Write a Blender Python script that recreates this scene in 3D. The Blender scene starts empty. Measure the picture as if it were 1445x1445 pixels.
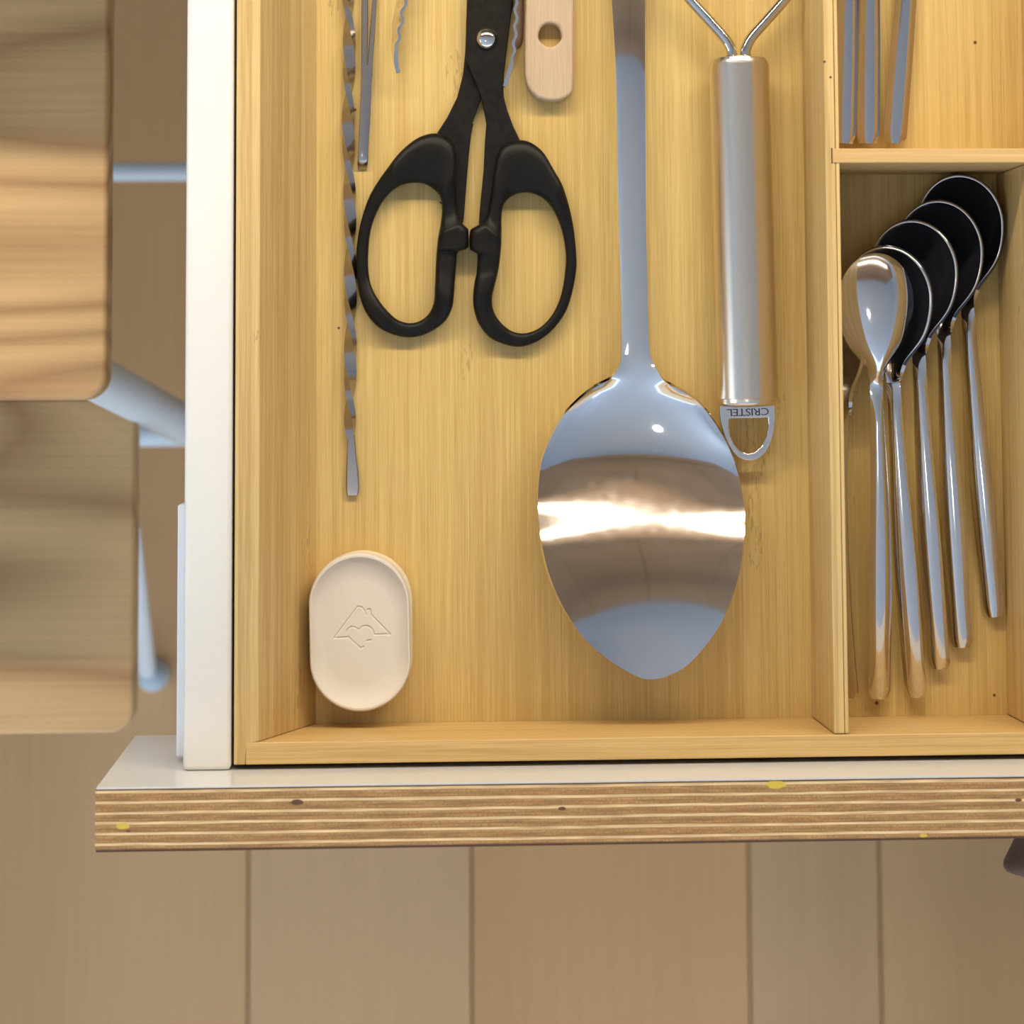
import bpy, bmesh, math, random
import numpy as np
from mathutils import Vector, Matrix
random.seed(7)
SC = bpy.context.scene
COL = SC.collection
pi = math.pi

# ------------------------------------------------------------------ camera
F, PX, PY = 3600.0, 743.9, 245.2            # focal length and principal point in pixels of 1445
RA, RB, RC = -0.08628219, -0.05298524, -0.00572972
CAMH = 0.90                                  # camera height over the top edge of the drawer front (z = 0)
def rot3(a, b, c):
    ca, sa, cb, sb, cc, sc = math.cos(a), math.sin(a), math.cos(b), math.sin(b), math.cos(c), math.sin(c)
    return np.array([[1,0,0],[0,ca,-sa],[0,sa,ca]]) @ np.array([[cb,0,sb],[0,1,0],[-sb,0,cb]]) @ np.array([[cc,-sc,0],[sc,cc,0],[0,0,1]])
R = rot3(RA, RB, RC)
B = np.array([R[:,0], -R[:,1], -R[:,2]])     # rows: world x, y, z written in camera axes (right, down, forward)
cam_d = bpy.data.cameras.new('camera'); cam = bpy.data.objects.new('camera', cam_d); COL.objects.link(cam)
M = Matrix.Identity(4)
for i in range(3):
    M[i][0] = B[i][0]; M[i][1] = -B[i][1]; M[i][2] = -B[i][2]
M[0][3], M[1][3], M[2][3] = 0, 0, CAMH
cam.matrix_world = M
cam_d.sensor_fit = 'HORIZONTAL'; cam_d.sensor_width = 36
cam_d.lens = F/1445*36
cam_d.shift_x = (722.5-PX)/1445; cam_d.shift_y = (PY-722.5)/1445
cam_d.clip_start = 0.01
cam_d.dof.use_dof = True; cam_d.dof.focus_distance = 0.965; cam_d.dof.aperture_fstop = 15
SC.camera = cam
def W(px, py, z):
    """point where the sight line through a pixel of the photograph meets height z (metres)"""
    d = B @ np.array([(px-PX)/F, (py-PY)/F, 1.0])
    t = (z-CAMH)/d[2]
    return Vector((d[0]*t, d[1]*t, z))

# ------------------------------------------------------------------ light
w = bpy.data.worlds.new('world'); SC.world = w; w.use_nodes = True
w.node_tree.nodes['Background'].inputs[0].default_value = (0.70, 0.83, 1.0, 1)
w.node_tree.nodes['Background'].inputs[1].default_value = 2.1
SC.view_settings.view_transform = 'Standard'; SC.view_settings.look = 'None'
SC.view_settings.exposure = -0.12; SC.view_settings.gamma = 1; SC.view_settings.use_curve_mapping = False
STRIP = Vector((0.15, 0.60, 0.497))
ld = bpy.data.lights.new('strip_light', 'AREA'); ld.shape = 'RECTANGLE'; ld.size = 1.5; ld.size_y = 0.035
ld.energy = 15; ld.color = (1.0, 0.885, 0.70)
lo = bpy.data.objects.new('strip_light', ld); lo.location = STRIP - Vector((0,0,0.014)); COL.objects.link(lo)

# floor heights (z = 0 at the top of the drawer front)
ZS, ZR, ZF, ZB, ZG = -0.036, -0.037, -0.087, -0.1355, -0.86
Y_EDGE = 0.272                                # front edge of the worktop

# ------------------------------------------------------------------ materials
def mat(name, col=(0.8,0.8,0.8), rough=0.5, metal=0.0, **kw):
    m = bpy.data.materials.new(name); m.use_nodes = True
    b = m.node_tree.nodes['Principled BSDF']
    b.inputs['Base Color'].default_value = (*col, 1); b.inputs['Roughness'].default_value = rough
    b.inputs['Metallic'].default_value = metal
    for k, v in kw.items(): b.inputs[k.replace('_', ' ')].default_value = v
    return m
class NT:
    def __init__(s, m): s.t = m.node_tree; s.b = s.t.nodes['Principled BSDF']
    def n(s, typ, **kw):
        o = s.t.nodes.new(typ)
        for k, v in kw.items(): setattr(o, k, v)
        return o
    def l(s, a, b): s.t.links.new(a, b)
    def math(s, op, a, b=None, c=None, clamp=False):
        o = s.n('ShaderNodeMath', operation=op, use_clamp=clamp)
        for i, v in enumerate((a, b, c)):
            if v is None: continue
            if isinstance(v, (int, float)): o.inputs[i].default_value = v
            else: s.l(v, o.inputs[i])
        return o.outputs[0]
    def ramp(s, fac, stops):
        o = s.n('ShaderNodeValToRGB'); e = o.color_ramp.elements
        while len(e) < len(stops): e.new(0.5)
        for i, (p, c) in enumerate(stops):
            e[i].position = p; e[i].color = (*c, 1) if len(c) == 3 else c
        s.l(fac, o.inputs[0]); return o.outputs[0]
    def mix(s, fac, a, b, mode='MIX'):
        o = s.n('ShaderNodeMix', data_type='RGBA', blend_type=mode)
        for i, v in ((0, fac), (6, a), (7, b)):
            if isinstance(v, (int, float)): o.inputs[i].default_value = v
            elif isinstance(v, tuple): o.inputs[i].default_value = (*v, 1)
            else: s.l(v, o.inputs[i])
        return o.outputs[2]
    def noise(s, vec, scale, detail=2, dist=0, rough=.5):
        o = s.n('ShaderNodeTexNoise'); o.inputs['Scale'].default_value = scale
        o.inputs['Detail'].default_value = detail; o.inputs['Distortion'].default_value = dist; o.inputs['Roughness'].default_value = rough
        s.l(vec, o.inputs['Vector']); return o.outputs[0]
    def vec(s, sc, loc=(0,0,0), rand=False):
        tc = s.n('ShaderNodeTexCoord'); mp = s.n('ShaderNodeMapping'); mp.inputs['Scale'].default_value = sc; mp.inputs['Location'].default_value = loc
        if rand:
            oi = s.n('ShaderNodeObjectInfo'); a = s.n('ShaderNodeVectorMath', operation='ADD'); cb = s.n('ShaderNodeCombineXYZ')
            k = s.math('MULTIPLY', oi.outputs['Random'], 7.3); s.l(k, cb.inputs[0]); s.l(k, cb.inputs[1])
            s.l(tc.outputs['Object'], a.inputs[0]); s.l(cb.outputs[0], a.inputs[1]); s.l(a.outputs[0], mp.inputs[0])
        else: s.l(tc.outputs['Object'], mp.inputs[0])
        return mp.outputs[0], tc
    def bump(s, h, strength=.2, dist=.0005):
        o = s.n('ShaderNodeBump'); o.inputs['Strength'].default_value = strength; o.inputs['Distance'].default_value = dist
        s.l(h, o.inputs['Height']); s.l(o.outputs[0], s.b.inputs['Normal'])

def bamboo(name, axis, light, dark, strip=0.0175, cross='other', rough=.42):
    """laminated bamboo; fibres run along axis (0 x, 1 y), strips counted across it"""
    m = mat(name, light, rough); q = NT(m)
    c = {0: 1, 1: 0}[axis] if cross == 'other' else cross
    fine = [1,1,1]; fine[axis] = 0.012; fine = tuple(v*1.0 for v in fine)
    v, tc = q.vec(fine)
    f1 = q.noise(v, 2600, 2); f2 = q.noise(v, 420, 2)
    sep = q.n('ShaderNodeSeparateXYZ'); q.l(tc.outputs['Object'], sep.inputs[0])
    cc = q.math('DIVIDE', sep.outputs[c], strip)
    cell = q.math('FLOOR', cc)
    wn = q.n('ShaderNodeTexWhiteNoise', noise_dimensions='1D'); q.l(cell, wn.inputs['W'])
    fr = q.math('FRACT', cc); edge = q.math('LESS_THAN', q.math('ABSOLUTE', q.math('SUBTRACT', fr, .5)), .487)
    a = q.math('MULTIPLY_ADD', f1, 1.1, -0.30)
    a = q.math('ADD', a, q.math('MULTIPLY', q.math('SUBTRACT', f2, .5), .9))
    a = q.math('ADD', a, q.math('MULTIPLY', q.math('SUBTRACT', wn.outputs[0], .5), .34), clamp=True)
    col = q.ramp(a, [(0.0, dark), (.45, tuple((x+y*2)/3 for x, y in zip(dark, light))), (1.0, light)])
    # nodes of the cane: short dark dashes in scattered patches
    sc = [34,34,34]; sc[axis] = 15
    v2, _ = q.vec(tuple(sc)); patch = q.noise(v2, 1.0, 1)
    sd = [1,1,1]; sd[axis] = .16
    v3, _ = q.vec(tuple(sd)); dash = q.noise(v3, 1300, 2, .6)
    mk = q.math('MULTIPLY', q.math('GREATER_THAN', patch, .70), q.math('GREATER_THAN', dash, .60))
    col = q.mix(q.math('MULTIPLY', mk, .55), col, tuple(x*.62 for x in dark))
    col = q.mix(q.math('MULTIPLY', q.math('SUBTRACT', 1.0, edge), .30), col, tuple(x*.7 for x in dark))
    q.l(col, q.b.inputs['Base Color'])
    q.bump(f1, .12, .0002)
    return m

def timber(name, axis, light, dark, gs=22., stretch=.07, rings=9., rough=.5, contrast=1., rand=True):
    m = mat(name, light, rough); q = NT(m)
    s = [1,1,1]; s[axis] = stretch
    v, _ = q.vec(tuple(s), rand=rand)
    base = q.noise(v, gs*.35, 1)
    band = q.math('FRACT', q.math('MULTIPLY', base, rings))
    band = q.math('PINGPONG', q.math('MULTIPLY', base, rings), 1.0)
    s2 = [1,1,1]; s2[axis] = .02
    v2, _ = q.vec(tuple(s2), rand=rand)
    f = q.noise(v2, gs*26, 3)
    a = q.math('ADD', q.math('MULTIPLY', q.math('POWER', band, 1.6), .75*contrast), q.math('MULTIPLY', f, .5), clamp=True)
    col = q.ramp(a, [(.1, light), (1., dark)])
    q.l(col, q.b.inputs['Base Color']); q.bump(f, .1, .0003)
    return m

M_FLOORB = bamboo('bamboo_base', 1, (.74,.545,.205), (.54,.36,.11))
M_WALLY = bamboo('bamboo_lengthwise', 1, (.74,.53,.225), (.50,.32,.115), strip=.0042, rough=.5)
M_WALLX = bamboo('bamboo_crosswise', 0, (.74,.50,.20), (.50,.31,.105), strip=.0042, rough=.5)
M_WALLXZ = bamboo('bamboo_cross_wall', 0, (.74,.50,.22), (.58,.37,.14), strip=.012, cross=2, rough=.5)
M_OAK = timber('plank_oak', 1, (.62,.39,.19), (.45,.27,.12), gs=14, stretch=.06, rings=3.2, rough=.5, contrast=1.0)
q = NT(M_OAK); src = q.b.inputs['Base Color'].links[0].from_socket; oi = q.n('ShaderNodeObjectInfo')
q.l(q.mix(1.0, src, q.ramp(oi.outputs['Random'], [(0, (1.0,.93,.84)), (.5, (1.12,1.10,1.12)), (1, (1.18,1.05,.86))]), 'MULTIPLY'), q.b.inputs['Base Color'])
M_TREAD = timber('ash_tread', 0, (.74,.47,.21), (.42,.235,.095), gs=20, stretch=.16, rings=34, rough=.45, rand=True)
M_BEECH = timber('raw_beech', 1, (.58,.43,.285), (.24,.15,.08), gs=75, stretch=.03, rings=4, rough=.7, rand=False)
M_WALNUT = timber('walnut_knob', 1, (.20,.115,.075), (.06,.032,.02), gs=70, stretch=.12, rings=5, rough=.6, rand=False)
M_CAB = timber('oak_veneer', 0, (.34,.20,.09), (.20,.11,.045), gs=8, stretch=.1, rings=4, rough=.45, rand=False)
M_WHITE = mat('white_lacquer', (.80,.765,.70), .4)
q = NT(M_WHITE); v, _ = q.vec((1,1,1)); q.bump(q.noise(v, 900, 2), .05, .0003)
M_LAM = mat('white_laminate', (.74,.74,.73), .22)
q = NT(M_LAM); v, _ = q.vec((1,1,1)); q.bump(q.noise(v, 1200, 2), .04, .0002)
M_BLUEW = mat('pale_steel_paint', (.72,.80,.84), .35)
M_PLAST = mat('black_plastic', (.007,.006,.005), .42, Specular_IOR_Level=.2)
q = NT(M_PLAST); v, _ = q.vec((1,1,1)); q.bump(q.noise(v, 2600, 2), .35, .0002)
M_COAT = mat('black_coated_steel', (.010,.008,.006), .38, .0, Specular_IOR_Level=.2)
q = NT(M_COAT); v, _ = q.vec((1,1,1)); n_ = q.noise(v, 400, 4); q.l(q.ramp(n_, [(.35, (.008,.006,.0045)), (.8, (.017,.014,.010))]), q.b.inputs['Base Color'])
def steel(name, col, rough, var=.06, sc=(1,1,1), scale=300, bump=.0):
    m = mat(name, col, rough, 1.0); q = NT(m); v, _ = q.vec(sc)
    n = q.noise(v, scale, 3); q.l(q.math('ADD', q.math('MULTIPLY', n, var), rough-var/2), q.b.inputs['Roughness'])
    if bump: q.bump(n, bump, .0001)
    return m
M_MIRROR = steel('polished_steel', (.74,.73,.72), .075, .05)
M_SPOON = steel('polished_cutlery_steel', (.66,.64,.63), .10, .06)
M_BRUSH = steel('brushed_steel', (.74,.66,.56), .26, .05, (1,1,1), 2500, .02)
M_DULL = steel('worn_steel', (.42,.39,.37), .24, .1, (1,.1,1), 900, .1)
M_DARKREFL = mat('steel_bowl_painted_reflection', (.050,.050,.062), .20, .7)  # plain steel bowls; their dark reflections in the stack are put into this colour
M_RIVET = mat('rivet_steel', (.70,.68,.66), .06, 1.0)
M_ENG = mat('engraved_dark', (.05,.045,.05), .5, .4)
M_CLAY = mat('white_plaster', (.70,.635,.55), .75)
q = NT(M_CLAY); v, _ = q.vec((1,1,1)); q.bump(q.noise(v, 1500, 3), .08, .0002)
M_CLAYB = mat('cream_plaster', (.78,.66,.45), .8)
M_PAINT = mat('wall_paint', (.62,.66,.72), .9)
M_CEIL = mat('ceiling_paint', (.70,.80,.93), .9)
M_TOP = mat('worktop_stone', (.55,.50,.45), .4)
q = NT(M_TOP); v, _ = q.vec((1,1,1)); q.l(q.ramp(q.noise(v, 120, 4), [(.3, (.45,.40,.36)), (.7, (.62,.57,.52))]), q.b.inputs['Base Color'])
M_DARKGAP = mat('dark_laminate_core', (.10,.045,.02), .7)
M_KNOT = mat('knot', (.14,.06,.03), .8)
M_GLUE = mat('resin_drop', (.72,.50,.06), .35)
M_GLOW = mat('lamp_diffuser', (1,1,1), .5)
M_GLOW.node_tree.nodes['Principled BSDF'].inputs['Emission Color'].default_value = (1,.84,.60,1)
M_GLOW.node_tree.nodes['Principled BSDF'].inputs['Emission Strength'].default_value = 6
def glow(name, col, st):
    m = mat(name, (.8,.8,.8), .5); b = m.node_tree.nodes['Principled BSDF']
    b.inputs['Emission Color'].default_value = (*col, 1); b.inputs['Emission Strength'].default_value = st; return m
M_SKY = glow('daylight_pane', (.72,.86,1.0), 5); M_GLOW2 = glow('lamp_shade_glow', (1,.93,.82), 8)
M_RUB = mat('grey_rubber', (.5,.58,.62), .6)

def ply():
    m = mat('birch_plywood_edge', (.7,.5,.25), .6); q = NT(m)
    tc = q.n('ShaderNodeTexCoord'); sep = q.n('ShaderNodeSeparateXYZ'); q.l(tc.outputs['Object'], sep.inputs[0])
    v, _ = q.vec((.12,1,1)); wob = q.noise(v, 160, 2)
    y = q.math('ADD', q.math('DIVIDE', sep.outputs[1], .00352), q.math('MULTIPLY', wob, .22))
    fr = q.math('FRACT', y)
    col = q.ramp(fr, [(0.0, (.30,.13,.04)), (.07, (.52,.29,.095)), (.36, (.44,.235,.075)), (.58, (.58,.35,.13)), (.66, (.36,.16,.05)), (.72, (.86,.64,.34)), (.93, (.84,.60,.30)), (1.0, (.30,.13,.04))])
    v2, _ = q.vec((.05,1,1)); g = q.noise(v2, 1500, 3)
    v3, _ = q.vec((1,1.,1)); sp = q.noise(v3, 1500, 3)
    col = q.mix(1.0, col, q.ramp(g, [(.3, (.66,.60,.54)), (.65, (1.1,1.08,1.05))]), 'MULTIPLY')
    inband = q.math('MULTIPLY', q.math('LESS_THAN', fr, .62), q.math('GREATER_THAN', sp, .52))
    col = q.mix(q.math('MULTIPLY', inband, .45), col, (.22,.12,.06))
    q.l(col, q.b.inputs['Base Color']); q.bump(g, .3, .0003)
    return m
M_PLY = ply()

# ------------------------------------------------------------------ object helpers
def link(name, me, m, parent=None, smooth=None, kind=None):
    o = bpy.data.objects.new(name, me); COL.objects.link(o)
    if m: me.materials.append(m)
    if parent:
        o.parent = parent
        root = parent
        off = Vector(parent.location)
        while root.parent: root = root.parent; off += root.location
        me.transform(Matrix.Translation(-off))
    if smooth is not None:
        for p in me.polygons: p.use_smooth = True
        if smooth < 179:
            me.set_sharp_from_angle(angle=math.radians(smooth))
    if kind: o['kind'] = kind
    return o
def obj(name, bm, m, parent=None, smooth=None, kind=None):
    me = bpy.data.meshes.new(name); bmesh.ops.recalc_face_normals(bm, faces=bm.faces); bm.to_mesh(me); bm.free()
    return link(name, me, m, parent, smooth, kind)
def thing(name, label, cat, loc=(0,0,0), group=None):
    o = bpy.data.objects.new(name, None); COL.objects.link(o); o.location = loc; o.empty_display_size = .02
    o['label'] = label; o['category'] = cat
    if group: o['group'] = group
    return o
def box(bm, p0, p1, bev=0, seg=1):
    t = bmesh.new(); bmesh.ops.create_cube(t, size=1)
    a, b = Vector(p0), Vector(p1)
    for v in t.verts:
        v.co = Vector(((a[i]+b[i])/2 + v.co[i]*(b[i]-a[i]) for i in range(3)))
    if bev: bmesh.ops.bevel(t, geom=t.edges[:], offset=bev, segments=seg, affect='EDGES', profile=.5)
    me = bpy.data.meshes.new('t'); t.to_mesh(me); t.free(); bm.from_mesh(me); bpy.data.meshes.remove(me)
def boxbm(*a, **k):
    bm = bmesh.new(); box(bm, *a, **k); return bm
def hexa(bm, low, high, bev=0):
    """solid between a lower and an upper polygon with the same count"""
    n = len(low); a = [bm.verts.new(p) for p in low]; b = [bm.verts.new(p) for p in high]
    bm.faces.new(a[::-1]); bm.faces.new(b)
    for i in range(n): bm.faces.new((a[i], a[(i+1)%n], b[(i+1)%n], b[i]))
    if bev: bmesh.ops.bevel(bm, geom=bm.edges[:], offset=bev, segments=2, affect='EDGES', profile=.5)
def spline(xs, ys):
    xs, ys = np.array(xs, float), np.array(ys, float); n = len(xs)
    # natural cubic
    h = np.diff(xs); A = np.zeros((n,n)); r = np.zeros(n); A[0,0] = A[-1,-1] = 1
    for i in range(1, n-1):
        A[i,i-1], A[i,i], A[i,i+1] = h[i-1], 2*(h[i-1]+h[i]), h[i]
        r[i] = 3*((ys[i+1]-ys[i])/h[i]-(ys[i]-ys[i-1])/h[i-1])
    c = np.linalg.solve(A, r); b = (ys[1:]-ys[:-1])/h - h*(2*c[:-1]+c[1:])/3; d = (c[1:]-c[:-1])/(3*h)
    def f(x):
        i = int(np.clip(np.searchsorted(xs, x)-1, 0, n-2)); t = x-xs[i]
        return float(ys[i]+b[i]*t+c[i]*t*t+d[i]*t**3)
    return f
def catmull(pts, per=8, closed=False):
    P = [Vector(p) for p in pts]; n = len(P); out = []
    rng = range(n) if closed else range(n-1)
    for i in rng:
        g = (lambda k: P[k % n]) if closed else (lambda k: P[min(max(k,0), n-1)])
        a, b, c, d = g(i-1), g(i), g(i+1), g(i+2)
        for j in range(per):
            t = j/per
            out.append(.5*((2*b)+(c-a)*t+(2*a-5*b+4*c-d)*t*t+(3*b-a-3*c+d)*t**3))
    if not closed: out.append(P[-1].copy())
    return out
def tube(bm, pts, rad, n=12, caps=True):
    """tube along points; rad a number or a list"""
    P = [Vector(p) for p in pts]; rr = rad if isinstance(rad, (list, tuple)) else [rad]*len(P)
    T = [(P[min(i+1,len(P)-1)]-P[max(i-1,0)]).normalized() for i in range(len(P))]
    up = Vector((0,0,1)) if abs(T[0].z) < .9 else Vector((1,0,0))
    rings = []; u = T[0].cross(up).normalized()
    for p, t, r in zip(P, T, rr):
        u = (u - t*u.dot(t)).normalized(); v = t.cross(u)
        rings.append([bm.verts.new(p+(u*math.cos(2*pi*k/n)+v*math.sin(2*pi*k/n))*r) for k in range(n)])
    for a, b in zip(rings, rings[1:]):
        for k in range(n): bm.faces.new((a[k], a[(k+1)%n], b[(k+1)%n], b[k]))
    if caps: bm.faces.new(rings[0][::-1]); bm.faces.new(rings[-1])
def lathe(bm, base, axis, prof, n=32, u=None):
    """profile of (along, radius)"""
    ax = Vector(axis).normalized(); u = (Vector((0,0,1)) if abs(ax.z) < .9 else Vector((1,0,0))).cross(ax).normalized(); v = ax.cross(u)
    rings = []
    for a, r in prof:
        c = Vector(base)+ax*a
        rings.append([bm.verts.new(c+(u*math.cos(2*pi*k/n)+v*math.sin(2*pi*k/n))*max(r, 1e-5)) for k in range(n)])
    for a, b in zip(rings, rings[1:]):
        for k in range(n): bm.faces.new((a[k], a[(k+1)%n], b[(k+1)%n], b[k]))
    bm.faces.new(rings[0][::-1]); bm.faces.new(rings[-1])
def flat_solid(outlines, z0, z1, bevel=.0004, res=2):
    """solid plate with holes from closed outlines (lists of xy); returns a mesh"""
    cu = bpy.data.curves.new('t', 'CURVE'); cu.dimensions = '2D'; cu.fill_mode = 'BOTH'
    cu.extrude = max((z1-z0)/2-bevel, 1e-5); cu.bevel_depth = bevel; cu.bevel_resolution = res
    cu.offset = -bevel
    for o in outlines:
        sp = cu.splines.new('POLY'); sp.points.add(len(o)-1); sp.use_cyclic_u = True
        for p, c in zip(sp.points, o): p.co = (c[0], c[1], 0, 1)
    ob = bpy.data.objects.new('t', cu); COL.objects.link(ob)
    me = bpy.data.meshes.new_from_object(ob.evaluated_get(bpy.context.evaluated_depsgraph_get()))
    me.transform(Matrix.Translation((0,0,(z0+z1)/2))); bpy.data.objects.remove(ob); bpy.data.curves.remove(cu)
    me.materials.clear()
    return me
def Wp(pts, z): return [W(x, y, z) for x, y in pts]

# ------------------------------------------------------------------ setting: floor, walls, ceiling
def structure(o): o['kind'] = 'structure'; return o
floor = structure(obj('floor', boxbm((-2.2,-2.6,ZG-.04), (2.6,.95,ZG-.012)), M_DARKGAP))
edges = [-2.2,-1.95,-1.70,-1.45,-1.20,-.98,-.72,-.49,-.30]
edges += [W(px, 1320, ZG).x for px in (350, 666, 1058, 1243)]
x = edges[-1]
for wd in (.17,.19,.12,.19,.15,.19,.17,.19,.19,.19,.19,.19): x += wd; edges.append(x)
rp = random.Random(3)
for i in range(len(edges)-1):
    cuts = [-2.6] + ([-1.7-rp.random()*.5] if i % 2 else [-1.3-rp.random()*.8]) + [.95]
    for a, b in zip(cuts, cuts[1:]):
        obj('plank', boxbm((edges[i]+.0006, a+.0006, ZG-.012), (edges[i+1]-.0006, b-.0006, ZG-rp.random()*.0004), bev=.0007), M_OAK, floor)
structure(obj('wall_back', boxbm((-2.2,.89,ZG), (2.6,.97,1.62)), M_PAINT))
structure(obj('wall_left', boxbm((-2.28,-2.6,ZG), (-2.2,.97,1.62)), M_PAINT))
structure(obj('wall_right', boxbm((2.6,-2.6,ZG), (2.68,.97,1.62)), M_PAINT))
structure(obj('ceiling', boxbm((-2.28,-2.6,1.62), (2.68,.97,1.70)), M_CEIL))

win = structure(obj('window_1', boxbm((-2.2,-1.15,.20), (-2.17,-.05,1.30)), M_WHITE))
for a in range(4):
    for c in range(2):
        obj('pane', boxbm((-2.169,-1.10+.262*a,.25+.52*c), (-2.165,-1.10+.262*a+.235,.25+.52*c+.48)), M_SKY, win)
cl = thing('ceiling_lamp', 'round white ceiling lamp', 'lamp', (-.22,-.40,1.62))
bm = bmesh.new(); lathe(bm, (-.22,-.40,1.6199), (0,0,-1), [(0,.10),(.02,.10),(.035,.08)], 40); obj('shade', bm, M_GLOW2, cl, 40)
bm = bmesh.new(); lathe(bm, (-.22,-.40,1.6199), (0,0,-1), [(0,.112),(.008,.112),(.010,.105)], 40); obj('rim', bm, M_WHITE, cl, 40)

# ------------------------------------------------------------------ kitchen run (mostly above the frame)
XD0 = W(258, 1050, ZS).x            # drawer side outer face
XD1 = XD0 + .62
YPI = (W(137, 1111, 0).y + W(1412, 1094.5, 0).y)/2        # inner face of the drawer front
YPO = (W(131, 1199.5, 0).y + W(1400, 1181.5, 0).y)/2      # outer face
XPL = W(134, 1150, 0).x
XPR = XPL + .70
cab = thing('base_cabinet', 'oak base cabinet under the worktop behind the open drawer', 'cabinet', (.2,.29,ZG))
obj('side_panel', boxbm((XPL+.002,.30,ZG+.1), (XPL+.020,.88,.0)), M_WHITE, cab)
obj('side_panel', boxbm((XPR-.020,.30,ZG+.1), (XPR-.002,.88,.0)), M_WHITE, cab)
obj('back_panel', boxbm((XPL+.02,.872,ZG+.1), (XPR-.02,.88,.0)), M_WHITE, cab)
obj('shelf', boxbm((XPL+.02,.30,-.165), (XPR-.02,.872,-.150)), M_WHITE, cab)
obj('plinth', boxbm((XPL+.002,.35,ZG), (XPR-.002,.37,ZG+.1)), M_CAB, cab)
obj('door', boxbm((XPL+.003,.281,ZG+.1), (XPR-.003,.299,-.150), bev=.001), M_CAB, cab)
top = obj('worktop', boxbm((-1.5,Y_EDGE,.003), (2.0,.888,.033), bev=.002), M_TOP)
top['label'] = 'speckled stone worktop over the base cabinet'; top['category'] = 'worktop'
wc = thing('wall_cabinet', 'oak wall cabinet above the worktop with a light strip beneath', 'cabinet', (.15,.6,.5))
obj('body', boxbm((-.95,.50,.515), (1.35,.888,1.25)), M_CAB, wc)
for k in range(4): obj('door', boxbm((-.949+.575*k,.478,.50), (-.949+.575*k+.572,.499,1.25), bev=.001), M_CAB, wc)
ls = thing('light_strip', 'warm white light strip under the wall cabinet', 'lamp', (STRIP.x,STRIP.y,.5))
obj('housing', boxbm((STRIP.x-.76,STRIP.y-.022,.499), (STRIP.x+.76,STRIP.y+.022,.514)), M_BLUEW, ls)
obj('diffuser', boxbm((STRIP.x-.75,STRIP.y-.018,.490), (STRIP.x+.75,STRIP.y+.018,.4985), bev=.001), M_GLOW, ls)
bs = obj('backsplash', boxbm((-1.5,.878,.034), (2.0,.8895,.51)), M_PAINT); bs['label'] = 'pale blue backsplash behind the worktop'; bs['category'] = 'backsplash'

# ------------------------------------------------------------------ drawer
dr = thing('drawer', 'pulled-out drawer with white sides and a plywood-edged front', 'drawer', ((XPL+XPR)/2, YPI+.2, ZB))
fp = obj('front_panel', boxbm((XPL, YPO, ZB), (XPR, YPI-.0008, 0), bev=.0003), M_PLY, dr)
fp['label'] = 'plywood front panel with striped layered top edge'
obj('inner_laminate', boxbm((XPL+.0004, YPI-.0007, ZB+.0002), (XPR-.0004, YPI, -.0002)), M_LAM, fp)
obj('edge_line', boxbm((XPL+.0002, YPI-.00095, ZB+.0001), (XPR-.0002, YPI-.00065, .00006)), M_DARKGAP, fp)
obj('outer_laminate', boxbm((XPL+.0004, YPO-.0007, ZB+.0002), (XPR-.0004, YPO, -.0002)), M_DARKGAP, fp)
XSW = W(325.7, 1085, ZS).x
for nm, x0, x1 in (('side_panel', XD0, XSW), ('side_panel', XD1-(XSW-XD0), XD1)):
    obj(nm, boxbm((x0, YPI+.0001, ZB+.012), (x1, YPI+.50, ZS), bev=.0018, seg=3), M_WHITE, dr, 40)
obj('bottom_panel', boxbm((XSW-.004, YPI+.0002, ZF-.012), (XD1-(XSW-XD0)+.004, YPI+.49, ZF-.0055)), mat('dark_drawer_mat', (.03,.025,.02), .8), dr)
obj('back_panel', boxbm((XSW+.0001, YPI+.475, ZF-.0054), (XD1-(XSW-XD0)-.0001, YPI+.49, ZS-.01)), M_WHITE, dr)
xb = W(249.5, 1000, -.058).x
pb = W(250, 1068, -.058); pt = W(252, 712, -.058)
obj('side_rail', boxbm((xb, pb.y, -.075), (XD0+.0006, pt.y, -.057), bev=.0006), mat('rail_white', (.74,.78,.86), .35), dr)['label'] = 'thin white rail on the outer side'
# marks in the plywood edge
for px, py, r, m_, nm in ((419,1132,.0014,M_KNOT,'knot'), (793,1141,.0009,M_KNOT,'knot'), (181,1173,.0005,M_KNOT,'knot'), (1437,1129,.0008,M_KNOT,'knot'), (173,1166,.0015,M_GLUE,'glue_spot'), (1095,1107,.0022,M_GLUE,'glue_spot'), (1303,1179,.0009,M_GLUE,'glue_spot')):
    c = W(px, py, 0); bm = bmesh.new(); n = 14
    a = [bm.verts.new((c.x+r*1.5*math.cos(2*pi*k/n)*(1+.2*math.sin(3*k)), c.y+r*.7*math.sin(2*pi*k/n), .00006)) for k in range(n)]
    b = [bm.verts.new((v.co.x, v.co.y, -.0006)) for v in a]; bm.faces.new(a); bm.faces.new(b[::-1])
    for k in range(n): bm.faces.new((a[k], b[k], b[(k+1)%n], a[(k+1)%n]))
    obj(nm, bm, m_, fp)
kc = W(1479, 1190, -.062)
bm = bmesh.new(); lathe(bm, (kc.x, YPO-.0006, -.062), (0,-1,0), [(0,.0085),(.006,.0098),(.0165,.0150),(.0195,.0166),(.0212,.0168),(.0228,.0160),(.0242,.0120),(.0250,.006),(.0252,.0)], 40)
obj('knob', bm, M_WALNUT, dr, 45)['label'] = 'dark wooden flared knob'

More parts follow.
